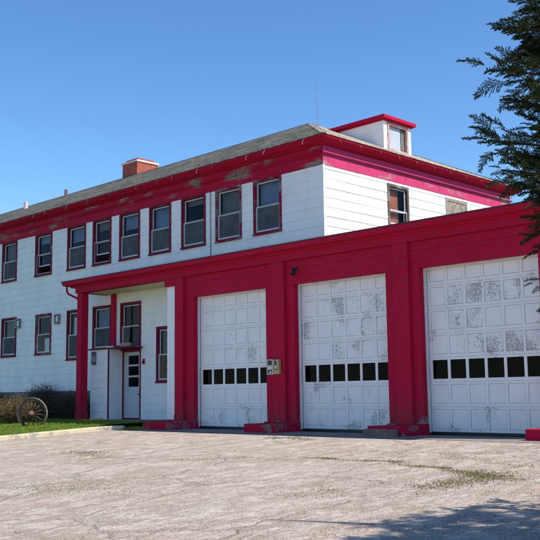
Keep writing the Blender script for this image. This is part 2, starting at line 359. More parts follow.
# ------------------------------------------------------------ the building
B = empty('garage_building', (-16.4, 17.4, -0.95))
tag(B, 'long white sided two-storey building with crimson trim and a three-door red garage wing in front', 'building')
B0 = Vector(B.location)
def put(mb, name, mats, parent=None, bevel=0.0, smooth=False):
    """a part of the building: vertices are in world space, so undo the parent's offset"""
    o = mb.build(name, mats, parent or B, bevel, smooth)
    if parent is None or parent is B: o.matrix_parent_inverse = Matrix.Translation(-B0)
    return o
def cells(a0, a1, z0, z1, holes):
    """split a rectangle round rectangular holes: list of (a0,a1,z0,z1)"""
    zs = sorted({z0, z1, *[h[2] for h in holes if z0 < h[2] < z1], *[h[3] for h in holes if z0 < h[3] < z1]})
    out = []
    for i in range(len(zs)-1):
        zb, zt = zs[i], zs[i+1]; zm = (zb+zt)/2; cur = a0
        for h in sorted(h for h in holes if h[2] < zm < h[3] and h[1] > a0 and h[0] < a1):
            if h[0] > cur: out.append((cur, h[0], zb, zt))
            cur = max(cur, h[1])
        if cur < a1: out.append((cur, a1, zb, zt))
    return out
def siding(mb, T, a0, a1, z0, z1, holes, course=0.27, lip=0.011, thick=0.16):
    for (p, q, r, s) in cells(a0, a1, z0, z1, holes): mb.mbox(T, p, q, -thick, -0.012, r, s)
    k = math.floor((z0+0.28)/course)
    while k*course-0.28 < z1:
        zb, zt = k*course-0.28, (k+1)*course-0.28; k += 1
        for (p, q, r, s) in cells(a0, a1, max(zb, z0), min(zt, z1), holes):
            db = lip*(1-(r-zb)/course); dt = lip*(1-(s-zb)/course)
            # two or three boards per run, each a hair different
            c = p
            while c < q-1e-6:
                e = min(q, (math.floor(c/1.22+1e-6)+1)*1.22+(k % 2)*0.61); e = q if q-e < 0.2 else e
                j = random.uniform(-0.002, 0.002) if q-p > 1.3 else 0
                mb.face([T(c, db+j, r), T(e, db+j, r), T(e, dt+j, s), T(c, dt+j, s)])
                mb.face([T(c, -0.012, r), T(e, -0.012, r), T(e, db+j, r), T(c, db+j, r)])
                c = e
random.seed(4)
UPW = [(-34.21, -33.02), (-31.60, -30.38), (-29.30, -28.08), (-27.62, -26.48), (-25.98, -24.80), (-24.27, -23.11), (-22.57, -21.38), (-20.90, -19.72), (-19.20, -18.03)]
XTRA = [(-36.9, -35.7), (-39.7, -38.5), (-42.4, -41.2), (-45.2, -44.0)]
LOW = [(-34.12, -32.93, 1.57, 3.17), (-31.48, -30.33, 1.56, 3.15), (-29.25, -28.08, 1.29, 3.15), (-27.56, -26.42, 1.58, 3.16), (-25.88, -24.71, 1.50, 3.16), (-23.86, -22.74, 0.38, 2.22)]
LOW += [(a, b, 1.57, 3.16) for a, b in XTRA]
UP_ = [(a, b, 4.63, 6.30) for a, b in UPW+XTRA]
DOORH = (-25.70, -24.74, -0.74, 1.46)
RW = [(21.42, 22.47, 4.62, 6.22), (24.48, 25.72, 4.62, 6.22)]
mb = MB()
siding(mb, TM, XL, -27.0, 0.18, 3.9, LOW); siding(mb, TM, -27.0, -21.86, -0.86, 3.9, LOW+[DOORH]); siding(mb, TM, XL, XR, 3.9, 6.30, UP_)
siding(mb, TR, M, YB, 3.9, 6.30, RW)
T_end = lambda a, d, z: (XL-d, a, z); siding(mb, T_end, M, YB, 0.18, 6.3, [])
T_back = lambda a, d, z: (a, YB+d, z); siding(mb, T_back, XL, XR, -0.9, 6.3, [])
mb.box(XR-0.05, XR+0.022, M-0.022, M+0.05, 3.9, 6.30)                # corner board
put(mb, 'wall', M_SIDE)
mb = MB(); mb.box(XL+.02, -27.0, M+0.02, M+0.3, -1.2, 0.18); mb.box(-27.0, -21.86, M+0.01, M+0.3, -1.2, -0.86)
mb.box(XL+.02, XL+.3, M+.3, YB-.02, -1.2, .18); put(mb, 'foundation', M_CONC)
# inside: floors and partitions, dark and plain
mb = MB(); mb.box(XL+.2, XR-.2, M+.2, YB-.2, 3.70, 3.82); mb.box(XL+.2, XR-.2, 21.2, 21.3, 3.83, 6.9); mb.box(XL+.2, -21.9, 21.2, 21.3, -0.7, 3.69)
mb.box(XL+.2, XR-.2, M+.2, YB-.2, 6.62, 6.70); mb.box(-21.98, -21.88, M+.2, YB-.2, -0.9, 3.69); mb.box(XL+.2, -22.0, M+.2, YB-.2, -0.80, -0.72)
for x in (-23.9+.02, -28.0+.1, -33.6-.9, -17.3): mb.box(x, x+.1, M+.2, 21.19, 3.83, 6.6)
put(mb, 'interior', M_DARK)

# frieze and cornice of the main block (front, end, far end, back)
def cornice(mbf, mbc, T, a0, a1, e0, e1):
    """e0/e1: how far the outer members run past a0/a1"""
    mbf.mbox(T, a0-e0*0.017, a1+e1*0.017, 0.0, 0.02, 6.30, 6.64)        # lower band
    mbf.mbox(T, a0-e0*0.032, a1+e1*0.032, 0.0, 0.035, 6.69, 6.90)       # upper band
    mbf.mbox(T, a0+.2, a1-.2, -0.1, -0.001, 6.301, 6.90)
    k = 1
    pr = [(0.02, 6.60), (0.06, 6.605), (0.07, 6.63), (0.10, 6.64), (0.10, 6.665), (0.06, 6.69), (0.02, 6.695)]
    for i in range(len(pr)-1):
        (d0, z0), (d1, z1) = pr[i], pr[i+1]
        mbf.face([T(a0-e0*d0, d0, z0), T(a1+e1*d0, d0, z0), T(a1+e1*d1, d1, z1), T(a0-e0*d1, d1, z1)])
    pr = [(0.0, 6.85), (0.10, 6.855), (0.13, 6.88), (0.15, 6.885), (0.24, 6.92), (0.31, 6.985), (0.345, 6.99), (0.36, 7.045), (0.30, 7.05)]
    for i in range(len(pr)-1):
        (d0, z0), (d1, z1) = pr[i], pr[i+1]
        mbc.face([T(a0-e0*d0, d0, z0), T(a1+e1*d0, d0, z0), T(a1+e1*d1, d1, z1), T(a0-e0*d1, d1, z1)])
mf = MB(); mc = MB()
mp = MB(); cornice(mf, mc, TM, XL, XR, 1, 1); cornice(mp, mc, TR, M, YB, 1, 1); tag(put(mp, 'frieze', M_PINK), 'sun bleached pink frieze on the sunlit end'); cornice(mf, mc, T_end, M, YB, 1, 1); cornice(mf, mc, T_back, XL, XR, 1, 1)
put(mf, 'frieze', M_REDW); put(mc, 'cornice', M_RED)
mb = MB()                                                              # bent nails of the lost gutter
x = XL+0.4
while x < XR:
    mb = MB(); mb.tube([(x+.06, M-0.37, 7.03), (x+0.02, M-0.385, 6.95), (x-0.01+random.uniform(-.03, .02), M-0.36, random.uniform(6.88, 6.94))], 0.009, 4); put(mb, 'gutter_nail', M_GREYWOOD if random.random() < .5 else M_WHITE); x += random.uniform(0.7, 1.6)
y = M+0.3
while y < YB: mb = MB(); mb.tube([(XR+.375, y, 7.0), (XR+.40, y+.04, 6.9)], 0.008, 4); put(mb, 'gutter_nail', M_GREYWOOD); y += 0.9

# hip roof in shingle courses
OV = 0.38; EZ = 7.05; x0, x1, y0, y1 = XL-OV, XR+OV, M-OV, YB+OV
half = (y1-y0)/2; RZ = EZ+half*0.475; yc = (y0+y1)/2
mb = MB(); n = 42
for sgn in (0, 1, 2, 3):
    for i in range(n):
        t0, t1 = i/n, (i+1)/n; jz = random.uniform(0, 0.006)
        def P(t, e, up):
            z = EZ+(RZ-EZ)*t+up; r = half*t
            if sgn == 0: return (x0+r if e == 0 else x1-r, y0+r, z)
            if sgn == 1: return (x1-r, y0+r if e == 0 else y1-r, z)
            if sgn == 2: return (x1-r if e == 0 else x0+r, y1-r, z)
            return (x0+r, y1-r if e == 0 else y0+r, z)
        a, b, c, d = P(t0, 0, 0.026+jz), P(t0, 1, 0.026+jz), P(t1, 1, 0.008), P(t1, 0, 0.008)
        u = (lambda p: (p[0] if sgn in (0, 2) else p[1]))
        s0, s1 = i*0.14, (i+1)*0.14
        mb.face([a, b, c, d], [(u(a), s0), (u(b), s0), (u(c), s1), (u(d), s1)])
        a2, b2 = P(t0, 0, 0.0), P(t0, 1, 0.0)
        mb.face([a2, b2, b, a], [(u(a), s0), (u(b), s0), (u(b), s0+.01), (u(a), s0+.01)])
# ridge and hip caps
def caps(p, q):
    p, q = Vector(p), Vector(q); L = (q-p).length; k = int(L/0.17); d = (q-p)/k; side = d.cross(Vector((0, 0, 1))).normalized()
    for i in range(k):
        a = p+d*i; b = a+d*1.02; j = random.uniform(0, 0.008)
        A = [a+side*0.11+Vector((0, 0, 0.0+j)), a+Vector((0, 0, 0.032+j)), a-side*0.11+Vector((0, 0, 0.0+j))]
        Bq = [b+side*0.11-Vector((0, 0, 0.01)), b+Vector((0, 0, 0.022)), b-side*0.11-Vector((0, 0, 0.01))]
        for m in (0, 1): mb.face([A[m], A[m+1], Bq[m+1], Bq[m]], [(i*.2, 0), (i*.2+.1, 0), (i*.2+.1, .1), (i*.2, .1)])
        mb.face([A[0], A[1], A[2]], [(i*.2, 0), (i*.2+.1, 0), (i*.2+.1, .1)])
caps((x0+half, yc, RZ), (x1-half, yc, RZ)); caps((x1, y0, EZ+.02), (x1-half, yc, RZ+.0)); caps((x1, y1, EZ+.02), (x1-half, yc, RZ)); caps((x0, y0, EZ+.02), (x0+half, yc, RZ))
roof = put(mb, 'roof', M_ROOF)
# chimney
cx0, cx1, cy0, cy1 = -32.82, -31.74, 23.55, 24.7
mb = MB(); mb.box(cx0, cx1, cy0, cy1, 8.6, 10.22); ch = put(mb, 'chimney', M_BRICK)
mb = MB(); mb.box(cx0-.04, cx1+.04, cy0-.04, cy1+.04, 10.222, 10.30); c2 = put(mb, 'chimney_cap', mat_simple('pale_mortar_cap', (0.62, 0.52, 0.47), 0.8, 0.2, 0.1, 4), ch)
mb = MB(); mb.box(cx0+.12, cx1-.12, cy0+.12, cy1-.12, 10.302, 10.42); put(mb, 'flue', M_BRICK, ch)
mb = MB(); mb.tube([(-36.4, 22.9, 9.0), (-36.4, 22.9, 9.62)], 0.075, 10); tag(put(mb, 'vent_pipe', mat_simple('rust_brown_pipe', (0.16, 0.09, 0.06), .7, .3)), 'rust brown vent pipe')
mb = MB(); mb.tube([(-39.0, 22.3, 8.6), (-39.0, 22.3, 9.36)], 0.10, 10); tag(put(mb, 'vent_pipe', mat_simple('pale_pink_pipe', (0.55, 0.42, 0.40), .6, .3)), 'pale pinkish vent pipe')

# dormer on the end slope
dx, dy0, dy1, dz = -17.5, 22.76, 24.22, 8.74
def roofz(x): return EZ+(x1-x)*0.475
mb = MB()
dwin = (23.02, 23.98, 7.80, 8.60)
TD = lambda a, d, z: (dx+d, a, z)
for (p, q, r, s) in cells(dy0, dy1, 7.55, dz, [dwin]): mb.mbox(TD, p, q, -0.06, 0.0, r, s)
xb = x1-(dz-EZ)/0.475
for yy in (dy0, dy1-.05):
    mb.hexa([(dx-.06, yy, roofz(dx)-.05), (dx-.06, yy+.05, roofz(dx)-.05), (xb-.3, yy+.05, dz-.05), (xb-.3, yy, dz-.05), (dx-.06, yy, dz), (dx-.06, yy+.05, dz), (xb-.3, yy+.05, dz), (xb-.3, yy, dz)])
dm = put(mb, 'dormer', M_SIDE)
mb = MB(); mb.box(xb-.35, dx+.14, dy0-.14, dy1+.14, dz+.002, dz+.11); mb.box(xb-.2, dx+.06, dy0-.05, dy1+.05, dz-.05, dz); put(mb, 'dormer_roof', M_RED, dm)
mb = MB(); mb.ring(TD, dwin[0]-.07, dwin[1]+.07, dwin[2]-.07, dwin[3]+.07, 0.085, -0.02, 0.025)
put(mb, 'window_frame', mat_paint('faded_pink_frame', (0.55, 0.22, 0.25), (0.5, 0.44, 0.4), 0.52, 2, 20), dm)
mb = MB(); mb.mbox(TD, 23.04, 23.72, -0.075, -0.065, 7.82, 8.58); put(mb, 'window_shade', M_BLINDW, dm)
mb = MB(); mb.mbox(TD, 23.76, 23.97, -0.10, -0.07, 7.82, 8.58); put(mb, 'curtain', M_GREYWOOD, dm)
mb = MB(); mb.face([TD(23.03, -0.04, 7.81), TD(23.97, -0.04, 7.81), TD(23.97, -0.04, 8.59), TD(23.03, -0.04, 8.59)]); put(mb, 'pane', M_GLASS, dm)

# windows
def window(T, a0, a1, z0, z1, mat, shade=None, screen=True, opened=False, style=None, label=None, cw=0.08):
    mb = MB(); mb.ring(T, a0, a1, z0, z1, cw, -0.01, 0.035); mb.mbox(T, a0-.02, a1+.02, 0.036, 0.062, z0-.002, z0+.045)
    mb.ring(T, a0+cw-.005, a1-cw+.005, z0+cw-.005, z1-cw+.005, 0.02, -0.14, -0.011)
    w = put(mb, 'window', mat)
    if label: w['label'] = label
    a, b, p, q = a0+cw+.016, a1-cw-.016, z0+cw+.016, z1-cw-.016; mid = (p+q)/2+0.0
    s_ = MB(); rl = 0.04
    s_.ring(T, a, b, mid-.02, q, rl, -0.085, -0.05)
    lo_top = mid+.02; lo_bot = p; tilt = 0
    if opened: lo_bot += 0.30; lo_top += 0.0
    s_.ring(T, a, b, p if not opened else lo_bot, lo_top, rl, -0.045 if not opened else -0.12, -0.012 if not opened else -0.087, 0.05)
    s_.ring(T, a, b, p, mid+.02, 0.022, -0.008, 0.004)
    put(s_, 'sash', M_SASH, w)
    g = MB(); g.face([T(a+rl, -0.068, mid), T(b-rl, -0.068, mid), T(b-rl, -0.068, q-rl), T(a+rl, -0.068, q-rl)]); put(g, 'pane', M_GLASS, w)
    g = MB(); g.face([T(a+rl, -0.03 if not opened else -.1, lo_bot+.03), T(b-rl, -0.03 if not opened else -.1, lo_bot+.03), T(b-rl, -0.03 if not opened else -.1, mid-.01), T(a+rl, -0.03 if not opened else -.1, mid-.01)]); put(g, 'pane', M_GLASS, w)
    if screen:
        c = MB(); c.mbox(T, a+.023, b-.023, -0.0205, -0.0195, p+.023, mid); put(c, 'insect_screen', M_SCREEN, w)
    if shade:
        c = MB(); mt, f0, f1, s0, s1 = shade
        c.mbox(T, a+(b-a)*f0, a+(b-a)*f1, -0.20, -0.185, p+(q-p)*s0, p+(q-p)*s1); put(c, 'window_shade', mt, w)
    return w
M_SKYREFL = mat_simple('sky_reflection_blind', (0.18, 0.25, 0.35), 0.8, 0.1, 0.2, 2)  # blue-grey blinds: the sky's reflection in the panes is painted into their colour
up_style = [(M_WINE, (M_SKYREFL, 0, 1, .5, 1), True, False), (M_REDC, (M_SKYREFL, 0, 1, .72, 1), False, True), (M_WINE, (M_SKYREFL, 0, 1, .5, 1), True, False), (M_WINE, (M_SKYREFL, 0, 1, .75, 1), False, True), (M_WINE, (M_SKYREFL, 0, 1, .55, 1), True, False),
            (M_REDC, (M_SKYREFL, 0, 1, .5, 1), True, False), (M_REDC, (M_BLIND, 0, 1, .8, 1), True, False), (M_REDT, (M_BLIND, 0, 1, .3, 1), True, False), (M_REDT, (M_SKYREFL, 0, 1, .5, 1), True, False)]
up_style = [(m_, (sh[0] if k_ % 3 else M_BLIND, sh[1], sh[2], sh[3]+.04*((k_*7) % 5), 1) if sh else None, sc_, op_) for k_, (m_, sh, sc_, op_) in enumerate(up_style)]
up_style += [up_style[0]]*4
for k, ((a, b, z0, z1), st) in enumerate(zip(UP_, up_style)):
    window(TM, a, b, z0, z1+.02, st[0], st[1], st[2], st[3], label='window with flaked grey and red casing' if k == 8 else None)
low_style = [(M_REDC, (M_BLIND, 0, 1, .5, 1), True, False), (M_REDT, (M_BLINDW, .3, 1, .0, .4), False, False), (M_WINE, (M_BLINDW, .1, .9, .0, .9), True, False), (M_WINE, (M_SKYREFL, 0, 1, .5, 1), True, False),
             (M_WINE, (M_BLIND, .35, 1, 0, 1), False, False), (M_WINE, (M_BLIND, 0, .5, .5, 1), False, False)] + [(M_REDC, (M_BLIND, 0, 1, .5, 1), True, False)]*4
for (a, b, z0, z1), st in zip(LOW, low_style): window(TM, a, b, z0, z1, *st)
# the two end windows: one without its glass, one boarded over
w = window(TR, *RW[0], M_DRYWOOD, None, False, True, label='window in a dry wood casing with its lower sash open')
mb = MB(); mb.mbox(TR, 21.56, 22.13, -0.17, -0.155, 4.8, 6.1); tag(put(mb, 'inner_board', M_CURT, w))
mb = MB(); mb.ring(TR, RW[1][0], RW[1][1], RW[1][2], RW[1][3], 0.10, -0.01, 0.03)
for i in range(4):
    a = RW[1][0]+.1+(RW[1][1]-RW[1][0]-.2)*i/4; mb.mbox(TR, a+.004, a+(RW[1][1]-RW[1][0]-.2)/4-.004, -0.03, 0.012+.004*(i % 2), RW[1][2]+.1, RW[1][3]-.1)
tag(put(mb, 'window', M_GREYWOOD), 'window boarded over with bleached planks')
# conduit on the front
mb = MB(); mb.tube([(-21.13, M-.03, 3.95), (-21.13, M-.03, 6.3)], 0.014, 6); put(mb, 'conduit', M_METAL)

# ------- garage wing
OPEN = [(-20.63, -17.58), (-16.52, -13.46), (-12.47, -9.42)]; GX0, GX1 = -21.86, -8.28; DT, DB = 2.87, -0.94
mb = MB()
prev = GX0+.5
for (p, q, r, s) in cells(GX0+0.47, GX1, -1.05, 3.50, [(a, b, -1.05, DT) for a, b in OPEN]):
    mb.box(p, q, G, G+0.3, r, s)
for z in (3.08, 3.29): 
    for (a, b) in [(-21.0, -17.28), (-16.8, -13.16), (-12.72, -9.05)]: mb.box(a, b, G-0.012, G+.01, z+.006, z+.205)   # horizontal boards over the doors
put(mb, 'garage_wall', M_RED)
for (a, b) in [(-21.39, -21.0), (-17.28, -16.80), (-13.16, -12.72), (-9.05, -8.55)]:
    mb = MB(); mb.box(a, b, G-0.10, G-0.001, -0.75, 3.498); mb.cw = 0.1; mb.box(a-.012, b+.012, G-0.113, G-0.102, -0.75, -0.60); put(mb, 'pilaster', M_RED)
# beam/frieze with cornice, running on over the porch to the corner post
mb = MB(); mb.box(-26.78, GX1+.1, G-0.113, G+0.2, 3.502, 3.70)
pr = [(0.113, 3.68), (0.16, 3.70), (0.17, 3.735), (0.30, 3.765), (0.33, 3.79), (0.345, 3.90), (0.32, 3.905), (0.0, 3.93)]
for i in range(len(pr)-1):
    (d0, z0), (d1, z1) = pr[i], pr[i+1]
    mb.face([(-26.78-d0*1.5, G-d0, z0), (GX1+.1+d0, G-d0, z0), (GX1+.1+d1, G-d1, z1), (-26.78-d1*1.5, G-d1, z1)])
    mb.face([(GX1+.1+d0, G-d0, z0), (GX1+.1+d0, 28.4, z0), (GX1+.1+d1, 28.4, z1), (GX1+.1+d1, G-d1, z1)])
    mb.face([(-26.78-d0*1.5, M-.02, z0), (-26.78-d0*1.5, G-d0, z0), (-26.78-d1*1.5, G-d1, z1), (-26.78-d1*1.5, M-.02, z1)])
mb.box(-26.78, -26.55, G+.2, M-.02, 3.502, 3.70)
mb.box(-21.90, -21.37, G-0.09, G+.3, 3.27, 3.50)
put(mb, 'garage_cornice', M_RED)
mb = MB()   # low roof behind the cornice
mb.box(-27.33, GX1+.46, G-.36, M-.001+.0, 3.906, 3.93); mb.box(XR+.02, GX1+.3, M-.001, 28.35, 3.90, 3.965)
put(mb, 'garage_roof', mat_simple('tar_roofing', (0.08, 0.075, 0.07), 0.9, 0.1, 0.3, 3))
mb = MB(); mb.box(-26.549, -21.87, G+.2, M-.02, 3.505, 3.53); put(mb, 'porch_ceiling', M_CREAM)
mb = MB(); mb.hexa([(-26.73, 17.33, -.8), (-26.45, 17.33, -.8), (-26.45, 17.61, -.8), (-26.73, 17.61, -.8), (-26.73, 17.33, 3.5), (-26.45, 17.33, 3.5), (-26.45, 17.61, 3.5), (-26.73, 17.61, 3.5)])
mb.cw = 0.12; mb.box(-26.75, -26.43, 17.31, 17.63, -.85, -.52); po = put(mb, 'porch_post', M_RED, None, 0.01)
mb = MB(); mb.box(-26.38, -26.12, M-.07, M-.012, 1.62, 3.5); put(mb, 'wall_post', M_RED)
mb = MB(); mb.tube([(-27.18, 17.2, 3.76), (-27.18, 17.2, 3.60), (-27.12, 17.22, 3.50), (-26.82, 17.38, 3.34), (-26.77, 17.42, 3.24), (-26.77, 17.42, -.7)], 0.035, 8); put(mb, 'downspout', M_RED, None, 0, True)
# white sided return at the left end of the wing, side and rear walls
mb = MB(); siding(mb, TG, -21.86, -21.385, -0.72, 3.27, []); put(mb, 'end_wall', M_SIDE); mb = MB(); T_s = lambda a, d, z: (-21.86-d, a, z); siding(mb, T_s, G+.02, M-.03, -0.72, 3.50, [])
T_e = lambda a, d, z: (GX1+d, a, z); siding(mb, T_e, G+.3, 28.3, -1.0, 3.9, []); T_b = lambda a, d, z: (a, 28.3+d, z); siding(mb, T_b, XR, GX1, -1.0, 3.9, [])
put(mb, 'garage_side_wall', M_SIDE)
mb = MB(); mb.box(-21.8, GX1-.2, 27.9, 28.0, -1, 3.7); mb.box(-21.84, -8.5, 17.9, 28.1, -1.02, -0.985); put(mb, 'garage_interior', M_DARK)
# plinth blocks
for k, (a, b, zt) in enumerate([(-21.95, -20.6, -0.76), (-17.60, -16.50, -0.75), (-13.46, -12.45, -0.74), (-9.44, -8.0, -0.74)]):
    mb = MB(); mb.box(a, b, 16.55, G-.121, -1.1, zt-.03); mb.box(a-.004, b+.004, G-.12, G+.34, -1.1, zt)
    o = put(mb, 'plinth', [M_PLINTH], None, 0.02)
mb = MB(); mb.box(-13.50, -12.55, 16.42, 16.548, -1.08, -0.83); put(mb, 'bumper_stone', M_BLOCK, None, 0.035)
# overhead doors
def wear_map(k, r, c):
    tab = [ {(3, 3): .45, (3, 4): .45, (3, 5): .5, (4, 0): .25, (4, 2): .42, (4, 3): .2, (6, 0): .25, (6, 1): .35, (6, 4): .28, (6, 2): .2, (4, 1): .2},
            {(1, 5): .45, (1, 0): .3, (1, 1): .38, (1, 2): .36, (1, 3): .42, (2, 0): .42, (2, 1): .40, (2, 2): .42, (2, 3): .38, (2, 4): .35, (2, 5): .4, (3, 2): .52, (3, 3): .38, (3, 4): .25, (5, 2): .45, (5, 0): .2, (5, 3): .25, (5, 4): .25, (6, 0): .5, (6, 1): .46, (6, 2): .40, (6, 3): .48, (6, 4): .50, (6, 5): .42, (3, 5): .25, (5, 5): .3},
            {(1, 0): .25, (1, 1): .36, (1, 2): .42, (1, 3): .33, (1, 4): .58, (2, 1): .3, (2, 2): .62, (2, 5): .45, (3, 1): .35, (3, 2): .4, (3, 3): .42, (3, 4): .62, (3, 5): .58, (1, 5): .25, (6, 0): .2} ]
    return tab[k].get((r, c), 0.0)
for k, (a, b) in enumerate(OPEN):
    T = lambda s_, d, z: (s_, 17.66-d, z)
    mb = MB(); rows_ = 7; H = (3.02-(DB+.02))/rows_; mg = 0.075; cwid = (b-a-0.14)/6
    glass = []
    a_, b_ = a+.002, b-.002
    for r in range(rows_):                       # r counted from the top
        z1_ = 3.02-r*H; z0_ = z1_-H
        win = (r == 4 if k != 0 else r == 4)
        mb.cw = 0.13 if r in (1, 2, 3) else (0.05 if r < 6 else 0.26)
        zb, zt = z0_+.075, z1_-.055
        mb.mbox(T, a_, b_, -0.035, 0.0, z0_+.002, zb); mb.mbox(T, a_, b_, -0.035, 0.0, zt, z1_-.002)
        xs = [a+.07+cwid*c for c in range(7)]
        for c in range(7):
            m0 = a_ if c == 0 else xs[c]-.035; m1 = b_ if c == 6 else xs[c]+.035
            mb.mbox(T, m0, m1, -0.035, -0.0005, zb, zt)
        for c in range(6):
            p, q = xs[c]+.035, xs[c+1]-.035
            if r == 4: glass.append((p, q, zb, zt)); continue
            mb.cw = wear_map(k, r, c); mb.mbox(T, p+.009, q-.009, -0.034, -0.008, zb+.009, zt-.009); mb.mbox(T, p-.01, q+.01, -0.05, -0.0345, zb-.01, zt+.01); mb.cw = 0.05
        mb.mbox(T, a_, b_, -0.05, -0.036, z0_-.03, z0_+.04) if r < 6 else None
    mb.cw = 0
    d = put(mb, 'garage_door', M_DOOR)
    d['label'] = ['white overhead door with a few scuffed panels', 'white overhead door with two rows of peeling panels and a flaking bottom', 'white overhead door with dark peeling patches in its upper panels'][k]
    for (p, q, r, s) in glass:
        g = MB(); g.face([T(p, -0.02, r), T(q, -0.02, r), T(q, -0.02, s), T(p, -0.02, s)]); put(g, 'pane', M_GLASSD, d)
    g = MB(); g.box(a+.0015, a+.045, 17.56, 17.615, DB, DT-.001); g.box(b-.045, b-.0015, 17.56, 17.615, DB, DT-.001); g.box(a+.045, b-.045, 17.56, 17.615, DT-.045, DT-.001)
    put(g, 'door_stop', M_WHITE, d)
    g = MB(); g.box(a, b, 17.6, 17.72, DB-.05, DB+.018); put(g, 'sill', M_BLACK, d)

# ------- entry: side door, solid closet and thin flat hood
mb = MB(); mb.ring(TM, DOORH[0]-.03, DOORH[1]+.03, -0.80, 1.50, 0.045, -0.01, 0.03, 0.05); fr = put(mb, 'door_frame', M_WINE)
mb = MB(); a, b = DOORH[0]+.02, DOORH[1]-.02
lites = [(a+.22, b-.10, z, z+.30) for z in (0.42, 0.78, 1.10)]
lites = [(a+.20, b-.12, 0.28, 0.60), (a+.20, b-.12, 0.66, 0.97), (a+.20, b-.12, 1.03, 1.33)]
for (p, q, r, s) in cells(a, b, -0.74, 1.45, lites): mb.mbox(TM, p, q, -0.08, -0.035, r, s)
dr = put(mb, 'side_door', mat_simple('grey_white_door_paint', (0.50, 0.51, 0.53), .5, .4, .08, 5))
for (p, q, r, s) in lites:
    g = MB(); g.face([TM(p, -.06, r), TM(q, -.06, r), TM(q, -.06, s), TM(p, -.06, s)]); put(g, 'pane', M_GLASS, dr)
mb = MB(); mb.tube([TM(b-.07, -.035, .02), TM(b-.07, 0.0, .02), TM(b-.07, 0.03, .02)], [0.018, 0.035, 0.02], 10); mb.tube([TM(b-.07, -.035, .12), TM(b-.07, -.02, .12)], .025, 8); put(mb, 'door_knob', M_BLACK, dr, 0, True)
mb = MB(); T_c = lambda a, d, z: (a, M-.54-d, z); siding(mb, T_c, -26.87, -25.81, -0.9, 1.56, [], thick=.50)
mb.box(-25.81, -25.79, M-.52, M-.012, -0.9, 1.56); put(mb, 'closet', M_SIDE)
mb = MB(); mb.box(-25.81, -25.775, M-.575, M-.535, -.85, 1.56); mb.box(-26.95, -24.62, M-.60, M-.012, 1.562, 1.61); put(mb, 'entry_hood', M_WINE)
mb = MB(); mb.box(-26.1, -23.3, 17.5, 18.53, -1.05, -0.80); mb.box(-26.0, -24.4, 17.0, 17.5, -1.05, -0.90); put(mb, 'door_step', M_CONC, None, .02)

# ------------------------------------------------------------ small things on the building
mb = MB(); mb.mbox(T_c, -26.80, -26.52, 0.018, 0.028, 1.05, 1.50)
tag(mb.build('notice', mat_paint('faded_pink_notice', (0.50, 0.40, 0.40), (0.16, 0.12, 0.12), 0.50, 3, 18)), 'faded pinkish notice fixed to the white closet left of the side door', 'notice')
def root(name, label, cat, loc, group=None):
    e = empty(name, loc); tag(e, label, cat, group); return e
def sub(mb, name, mat, par, bevel=0.0, smooth=False):
    o = mb.build(name, mat, par, bevel, smooth); o.matrix_parent_inverse = Matrix.Translation(-Vector(par.location)); return o
# two-compartment box on the pier between doors
e = root('control_box', 'tan two-compartment box on the red pier between the first and second garage doors', 'control box', (-17.12, G-.10, .50))
mb = MB(); mb.box(-17.36, -16.93, G-.19, G-.101, .50, .89); sub(mb, 'case', M_TAN, e, .008)
mb = MB(); mb.ring(TG, -17.365, -17.14, .495, .895, .022, .191, .205); sub(mb, 'frame', M_SASH, e)
mb = MB(); mb.box(-17.325, -17.19, G-.199, G-.191, .755, .865); mb.box(-17.325, -17.19, G-.199, G-.191, .52, .61); mb.box(-17.08, -17.02, G-.196, G-.1905, .745, .85); mb.box(-17.09, -16.97, G-.196, G-.1905, .615, .63); sub(mb, 'opening', M_BLACK, e)
mb = MB(); mb.box(-17.32, -17.20, G-.199, G-.1905, .635, .72); mb.box(-17.27, -17.20, G-.207, G-.1995, .53, .58); mb.box(-17.07, -17.03, G-.199, G-.1905, .66, .71); sub(mb, 'card', M_WHITE, e)
# wall lamps by the windows
for k, (a, z) in enumerate(((-32.90, 2.70), (-30.03, 2.69))):
    e = root('wall_lamp', ['small grey framed wall lamp beside the leftmost lower window', 'small grey framed wall lamp right of the second lower window'][k], 'wall lamp', (a+.15, M, z), 'small framed wall lamps on the white facade')
    mb = MB(); mb.ring(TM, a, a+.31, z, z+.38, .055, 0.017, .10); mb.mbox(TM, a+.055, a+.255, .017, .03, z+.055, z+.325); sub(mb, 'housing', M_METAL, e, .006)
    mb = MB(); mb.mbox(TM, a+.08, a+.23, .03, .075, z+.08, z+.30); sub(mb, 'lens', M_WHITE, e, .01)
# floodlight above the middle door
e = root('floodlight', 'small black lamp fixed to the red frieze above the middle garage door', 'lamp', (-16.3, G, 3.25))
mb = MB(); mb.tube([(-16.42, G-.001, 3.27), (-16.42, G-.03, 3.27)], .06, 10); mb.tube([(-16.42, G-.03, 3.27), (-16.40, G-.10, 3.25), (-16.38, G-.13, 3.2)], .014, 6); sub(mb, 'bracket', M_BLACK, e)
mb = MB(); mb.tube([(-16.41, G-.10, 3.26), (-16.38, G-.15, 3.20), (-16.34, G-.22, 3.11)], [.03, .05, .075], 10); sub(mb, 'lamp_head', M_BLACK, e, 0, True)
e = root('door_bell', 'small dark bell box on the white wall right of the side door', 'bell', (-24.52, M, 1.0))
mb = MB(); mb.mbox(TM, -24.57, -24.48, .017, .05, 1.02, 1.20); sub(mb, 'case', M_PLINTH, e, .008)
mb = MB(); mb.tube([TM(-24.525, .05, 1.10), TM(-24.525, .08, 1.10), TM(-24.525, .10, 1.07)], [.03, .03, .02], 8); sub(mb, 'button', M_IRON, e)
